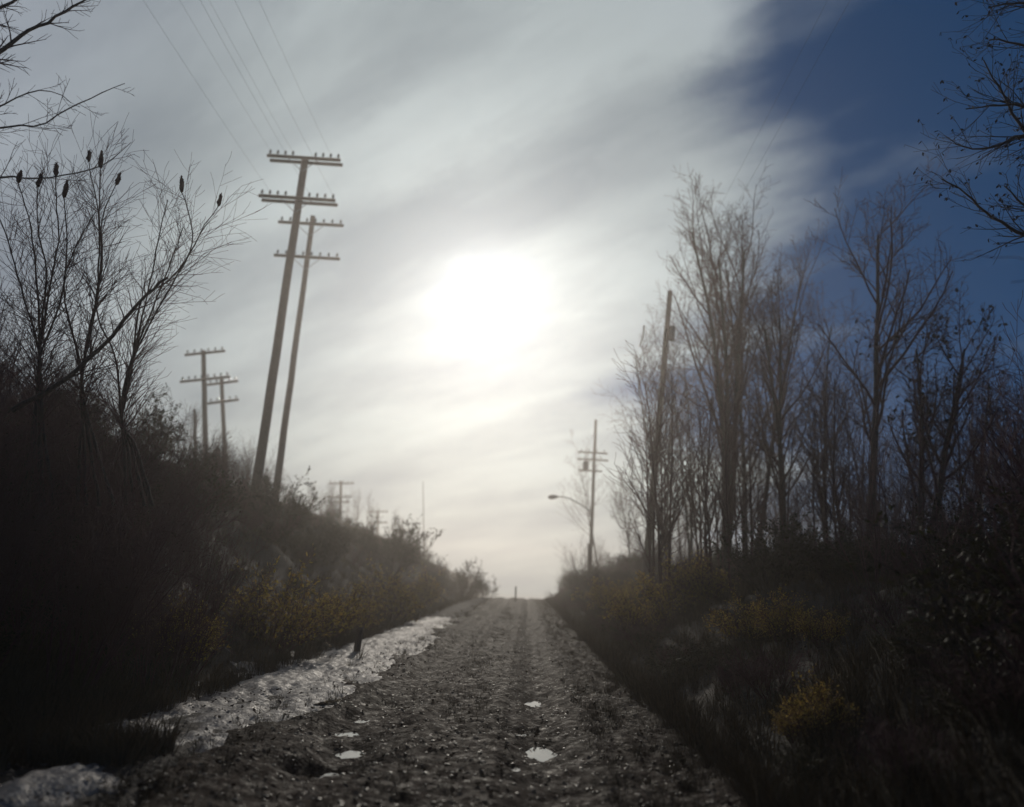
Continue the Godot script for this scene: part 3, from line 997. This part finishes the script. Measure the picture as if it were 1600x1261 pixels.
func build_shrubs() -> void:
	# kinds: bare brush, dark leafy brush, olive weeds
	var bare := []
	for k in 4:
		bare.append(shrub_meshes(2.0, 1.5, 22, 120, Color(0.05, 0.032, 0.02), 0.05, false))
	var tall := []
	for k in 3:
		tall.append(shrub_meshes(3.4, 1.5, 16, 60, Color(0.05, 0.032, 0.02), 0.05, false))
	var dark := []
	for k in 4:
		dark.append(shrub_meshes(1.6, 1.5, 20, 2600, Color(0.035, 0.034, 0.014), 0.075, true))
	var olive := []
	for k in 3:
		olive.append(shrub_meshes(1.15, 1.0, 26, 2800, Color(0.42, 0.30, 0.07), 0.06, false))
	# olive clumps along the road, each one in the photograph
	var k := 0
	clumps = []
	for q in [[420, 1008, 118, "broad olive weed clump beside the slush strip, largest on left"],
		[275, 1035, 95, "low olive weed clump in shadow left of the broad one"],
		[235, 1012, 60, "small dim weed clump at the foot of the dark left bank"],
		[605, 966, 75, "rusty olive weed clump below the far dark shrubs on left"],
		[545, 986, 62, "weed clump between the broad olive one and rusty one"],
		[500, 997, 85, "dull weed clump just right of the broad olive one"],
		[1060, 955, 85, "yellowish weed clump on the right bank below the tall pole"],
		[1100, 938, 62, "topmost yellow weed clump beside the dark right bank"],
		[1010, 988, 75, "brown weed clump at the right road edge under the yellowish one"],
		[1170, 1003, 68, "long golden weed clump lit along its top on right bank"],
		[1225, 998, 66, "golden weed clump right of the long lit one"],
		[1290, 1005, 60, "reddish weed clump ending the lit row on the right bank"],
		[1295, 1145, 75, "dim reddish weed tuft low on the dark right verge"],
		[1245, 1155, 50, "small dim weed tuft beside the reddish low one"],
		[960, 950, 55, "hazy weed clump on the right bank nearer the street lamp"],
		[655, 947, 52, "hazy weed clump left of the road before the rounded shrub"]]:
		var at := hit(q[0], q[1])
		var s: float = q[2] * -at.z / F / 1.1
		clumps.append(at)
		shrub_from(olive[k % 3], "weed_clump", at, rng.randf() * TAU, Vector3(s * 1.1, s, s * 1.1), q[3], "weeds", "weed clumps along the road")
		k += 1
	# the rounded shrub that closes the view left of the road
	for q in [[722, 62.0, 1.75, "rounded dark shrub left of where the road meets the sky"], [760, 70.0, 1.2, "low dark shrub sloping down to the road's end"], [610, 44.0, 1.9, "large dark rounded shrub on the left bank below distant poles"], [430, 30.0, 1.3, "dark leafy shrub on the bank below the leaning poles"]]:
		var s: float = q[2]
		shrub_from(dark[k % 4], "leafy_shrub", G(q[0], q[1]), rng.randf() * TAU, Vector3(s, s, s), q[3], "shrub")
		k += 1
	# tall leafless brush crowding between and behind the sumacs
	for i in 30:
		var px := -60.0 + 400.0 * (i + rng.randf()) / 30.0
		var d := rng.randf_range(8.0, 16.0) + px * 0.008
		var s := rng.randf_range(0.6, 0.95) * (1.0 - 0.0009 * maxf(px, 0.0))
		shrub_from(tall[i % 3], "bare_shrub", G(px, d, 700), rng.randf() * TAU, Vector3(s, s, s), "tall leafless shrub " + ("at the left edge beside the first sumac" if px < 80.0 else "crowding round the taller sumac" if px < 175.0 else "around the foot of the wide forked sumac"), "shrub", "bare brush " + ("at the left edge" if px < 80.0 else "by the taller sumac" if px < 175.0 else "by the forked sumac"))
	# brush along the top of the left hill
	for i in 44:
		var d := rng.randf_range(16.0, 80.0)
		var x := -11.0 - rng.randf() * (10.0 + d * 0.15)
		var s := rng.randf_range(0.6, 1.0)
		if x / d > -0.33:
			continue
		shrub_from([bare[i % 4], tall[i % 3], dark[i % 4]][i % 3], "leafy_shrub" if i % 3 == 2 else "bare_shrub", Vector3(x, ground_h(x, d), -d), rng.randf() * TAU, Vector3(s, s * (0.7 if i % 3 == 1 else 0.9), s),
			["low leafless shrub along the top of the left hill", "upright leafless shrub along the top of the left hill", "dark leafy shrub along the top of the left hill"][i % 3], "shrub", ["low brush on the left hilltop", "upright brush on the left hilltop", "leafy brush on the left hilltop"][i % 3])
	# low growth that fills the ground between the taller brush
	for i in 200:
		var left := i % 2 == 0
		var d := 6.0 + 62.0 * pow(rng.randf(), 1.5)
		var x := (-5.0 - rng.randf() * 6.0) if left else (2.3 + 6.0 * pow(rng.randf(), 1.6))
		var s := rng.randf_range(0.3, 0.5)
		if hides(Vector3(x, 0, -d)) and i % 3 > 0:
			s *= 0.6
		var side := "left" if left else "right"
		shrub_from([dark[i % 4], bare[i % 4]][int(i / 2) % 2], "low_shrub", Vector3(x, ground_h(x, d), -d), rng.randf() * TAU, Vector3(s * 1.4, s, s * 1.4),
			("low dark bush " if int(i / 2) % 2 == 0 else "low leafless bush ") + zone(left, d), "bush", "low bushes " + zone(left, d))
	# brush on the left bank
	for i in 92:
		var f := (i + rng.randf()) / 92.0
		var d := 6.0 + 84.0 * pow(f, 1.7)
		var x := -5.1 - rng.randf_range(0.0, 1.0) * (4.0 + d * 0.13)
		var p := Vector3(x, ground_h(x, d), -d)
		var s := rng.randf_range(0.7, 1.25)
		if d < 17.0:
			s = rng.randf_range(0.55, 0.9)
		elif d > 26.0:
			s = rng.randf_range(0.5, 0.85)
		if hides(p):
			continue
		if i % 5 < 3:
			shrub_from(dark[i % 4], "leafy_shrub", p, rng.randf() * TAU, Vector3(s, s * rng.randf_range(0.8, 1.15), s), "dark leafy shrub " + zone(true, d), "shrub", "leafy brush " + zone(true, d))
		elif i % 5 == 3:
			shrub_from(bare[i % 4], "bare_shrub", p, rng.randf() * TAU, Vector3(s, s, s), "spreading leafless shrub " + zone(true, d), "shrub", "bare brush " + zone(true, d))
		else:
			shrub_from(tall[i % 3], "bare_shrub", p, rng.randf() * TAU, Vector3(s, s * 0.9, s), "tall upright leafless shrub " + zone(true, d), "shrub", "tall bare brush " + zone(true, d))
	# brush on the right bank
	for i in 150:
		var f := (i + rng.randf()) / 150.0
		var d := 5.0 + 80.0 * pow(f, 1.7)
		var x := 2.7 + rng.randf_range(0.0, 1.0) * (4.5 + d * 0.28)
		if d < 12.0:
			x += 0.8
		var p := Vector3(x, ground_h(x, d), -d)
		var s := rng.randf_range(0.6, 1.1)
		if hides(p):
			continue
		if i % 5 < 3:
			shrub_from(dark[i % 4], "leafy_shrub", p, rng.randf() * TAU, Vector3(s, s * rng.randf_range(0.7, 1.0), s), "dark leafy shrub " + zone(false, d), "shrub", "leafy brush " + zone(false, d))
		elif i % 5 == 3:
			shrub_from(bare[i % 4], "bare_shrub", p, rng.randf() * TAU, Vector3(s, s, s), "spreading leafless shrub " + zone(false, d), "shrub", "bare brush " + zone(false, d))
		else:
			shrub_from(tall[i % 3], "bare_shrub", p, rng.randf() * TAU, Vector3(s, s, s), "tall upright leafless shrub " + zone(false, d), "shrub", "tall bare brush " + zone(false, d))

func build_small() -> void:
	# pale strip hanging on a loose cord beside the tall bare pole
	var sp := P(1005, 512, 34.0)
	var mb := Mb.new()
	var w := 0.05
	var pts := [Vector3(0.03, 0.1, 0), Vector3(0.02, -0.15, 0.02), Vector3(-0.03, -0.45, -0.02), Vector3(-0.13, -0.75, 0.02), Vector3(-0.2, -0.88, 0)]
	for i in pts.size():
		var side := Vector3(w * (1.0 - i * 0.16), 0.01 * sin(i * 2.0), 0.02 * cos(i * 1.7))
		for e in [-1.0, 1.0]:
			mb.v.append(pts[i] + side * e); mb.n.append(Vector3(0, 0, 1)); mb.c.append(Color.WHITE)
		if i > 0:
			var p := i * 2
			mb.ix.append_array([p - 2, p - 1, p + 1, p - 2, p + 1, p])
	var o := thing("hanging_strip", "pale strip hanging on a loose cord left of the tall bare pole", "strip", sp)
	obj("strip", mb, M.strip, o)
	mb = Mb.new()
	var tie := P(1040, 526, 36.0) - sp
	var cord := PackedVector3Array()
	var thin := PackedFloat32Array()
	for i in 9:
		var f := i / 8.0
		cord.append(Vector3(0.03, 0.1, 0).lerp(tie, f) - Vector3(0, 0.5 * f * (1.0 - f), 0))
		thin.append(0.007)
	mb.tube(cord, thin, 5)
	obj("cord", mb, M.wire, o)
	# dry grass: tufts on the verges and banks
	var tuft := Mb.new()
	for i in 16:
		var a := rng.randf() * TAU
		var lean := rng.randf_range(0.15, 0.8)
		var hgt := rng.randf_range(0.14, 0.34)
		var side := Vector3(-sin(a), 0, cos(a))
		var p0 := Vector3(cos(a), 0, sin(a)) * rng.randf() * 0.07
		var out := Vector3(cos(a) * lean, 1.0, sin(a) * lean).normalized()
		var tip := Vector3(cos(a) * lean * 1.8, 0.75, sin(a) * lean * 1.8).normalized()
		var p1 := p0 + out * hgt * 0.6
		var s0 := tuft.v.size()
		tuft.v.append_array([p0 - side * 0.004, p0 + side * 0.004, p1 + side * 0.003, p1 - side * 0.003, p1 + tip * hgt * 0.5])
		for j in 5:
			tuft.n.append(Vector3(cos(a), 0.5, sin(a)).normalized()); tuft.c.append(Color(1, 1, 1))
		tuft.ix.append_array([s0, s0 + 1, s0 + 2, s0, s0 + 2, s0 + 3, s0 + 3, s0 + 2, s0 + 4])
	var mm := MultiMesh.new()
	mm.transform_format = MultiMesh.TRANSFORM_3D
	mm.use_colors = true
	mm.mesh = tuft.mesh()
	var places := []
	for i in 26000:
		var d := 3.0 + 70.0 * pow(rng.randf(), 1.8)
		var x: float
		if rng.randf() < 0.5:
			x = -4.0 - 9.0 * pow(rng.randf(), 1.4)
		else:
			x = 1.7 + 8.0 * pow(rng.randf(), 1.4)
		if rng.randf() < 0.04:
			x = rng.randf_range(-3.0, -2.4) + 0.3 * lump_noise.get_noise_2d(d * 5.0, 1.0)
		if i % 9 == 0:
			d = rng.randf_range(4.0, 10.0)
			x = rng.randf_range(-5.4, -4.2) if d > 7.8 or d < 7.0 else rng.randf_range(-5.0, -3.0)
		elif rng.randf() < 0.30:
			x = rng.randf_range(0.65, 2.0) if rng.randf() < 0.7 else rng.randf_range(-1.05, -0.35)
			if x < 0.0 and lump_noise.get_noise_2d(x * 9.0, d * 4.0) < 0.05:
				x = 2.0 + rng.randf() * 2.0
		places.append([x, d])
	mm.instance_count = places.size()
	for i in places.size():
		var q: Array = places[i]
		var s := rng.randf_range(0.5, 1.5)
		if q[0] > -3.1 and q[0] < 1.7:
			s *= 0.45
		mm.set_instance_transform(i, Transform3D(Basis(Vector3.UP, rng.randf() * TAU).scaled(Vector3(s, s * rng.randf_range(0.7, 1.3), s)), Vector3(q[0], ground_h(q[0], q[1]) - 0.01, -q[1])))
		var g := rng.randf_range(0.5, 1.2)
		mm.set_instance_color(i, Color(0.085 * g, 0.060 * g, 0.028 * g))
	var gi := MultiMeshInstance3D.new()
	gi.name = "dry_grass"
	gi.multimesh = mm
	gi.material_override = M.straw
	add_child(gi)
	gi.set_meta("kind", "stuff")
	tag(gi, "dry brown grass on both verges and banks", "grass")
	# fallen leaves on the verges and the road
	var fl := Mb.new()
	fl.leaf(Vector3(-0.5, 0, 0), Vector3(1, 0.25, 0).normalized(), Vector3(0, 0.3, 1).normalized(), 1.0, 0.6)
	var ml := MultiMesh.new()
	ml.transform_format = MultiMesh.TRANSFORM_3D
	ml.use_colors = true
	ml.mesh = fl.mesh()
	ml.instance_count = 12000
	for i in 12000:
		var d := 4.0 + 40.0 * pow(rng.randf(), 1.9)
		var x := rng.randf_range(0.6, 4.5) if rng.randf() < 0.5 else rng.randf_range(-5.0, 0.4)
		var y := road_h(x, d) if x > -2.6 and x < 1.6 else ground_h(x, d) + 0.05
		var s := rng.randf_range(0.025, 0.075)
		ml.set_instance_transform(i, Transform3D(Basis.from_euler(Vector3(rng.randf_range(-0.4, 0.4), rng.randf() * TAU, rng.randf_range(-0.4, 0.4))).scaled(Vector3(s, s, s)), Vector3(x, y + 0.008, -d)))
		var g := rng.randf_range(0.3, 1.3)
		ml.set_instance_color(i, Color(0.050 * g, 0.030 * g, 0.018 * g))
	var li := MultiMeshInstance3D.new()
	li.name = "leaf_litter"
	li.multimesh = ml
	li.material_override = M.straw
	add_child(li)
	li.set_meta("kind", "stuff")
	tag(li, "dark fallen leaves strewn over road and verges", "leaves")
	# stones and clods in the wet road
	var st := Mb.new()
	st.lathe(Vector3.ZERO, Vector3.UP, PackedVector2Array([Vector2(0.0, -0.4), Vector2(0.7, -0.3), Vector2(1.0, 0.05), Vector2(0.75, 0.4), Vector2(0.0, 0.55)]), 7)
	for i in st.v.size():
		st.v[i] *= 1.0 + 0.18 * sin((i % 7) * 5.1 + int(i / 7) * 2.3)
	var mg := MultiMesh.new()
	mg.transform_format = MultiMesh.TRANSFORM_3D
	mg.use_colors = true
	mg.mesh = st.mesh()
	mg.instance_count = 22000
	for i in 22000:
		var d := 4.0 + 42.0 * pow(rng.randf(), 2.0)
		var x := rng.randf_range(-4.2, 1.9)
		var s := 0.004 + 0.013 * pow(rng.randf(), 3.0)
		mg.set_instance_transform(i, Transform3D(Basis(Vector3.UP, rng.randf() * TAU).scaled(Vector3(s * rng.randf_range(0.8, 1.4), s * 0.7, s)), Vector3(x, (road_h(x, d) if x > -2.65 else ground_h(x, d) + 0.03) + s * 0.15, -d)))
		var g := rng.randf_range(0.5, 1.5)
		mg.set_instance_color(i, Color(0.055 * g, 0.045 * g, 0.038 * g))
	var gg := MultiMeshInstance3D.new()
	gg.name = "gravel"
	gg.multimesh = mg
	gg.material_override = plain(Color(1, 1, 1), 0.4)
	add_child(gg)
	gg.set_meta("kind", "stuff")
	tag(gg, "small wet stones scattered over the muddy road", "gravel")
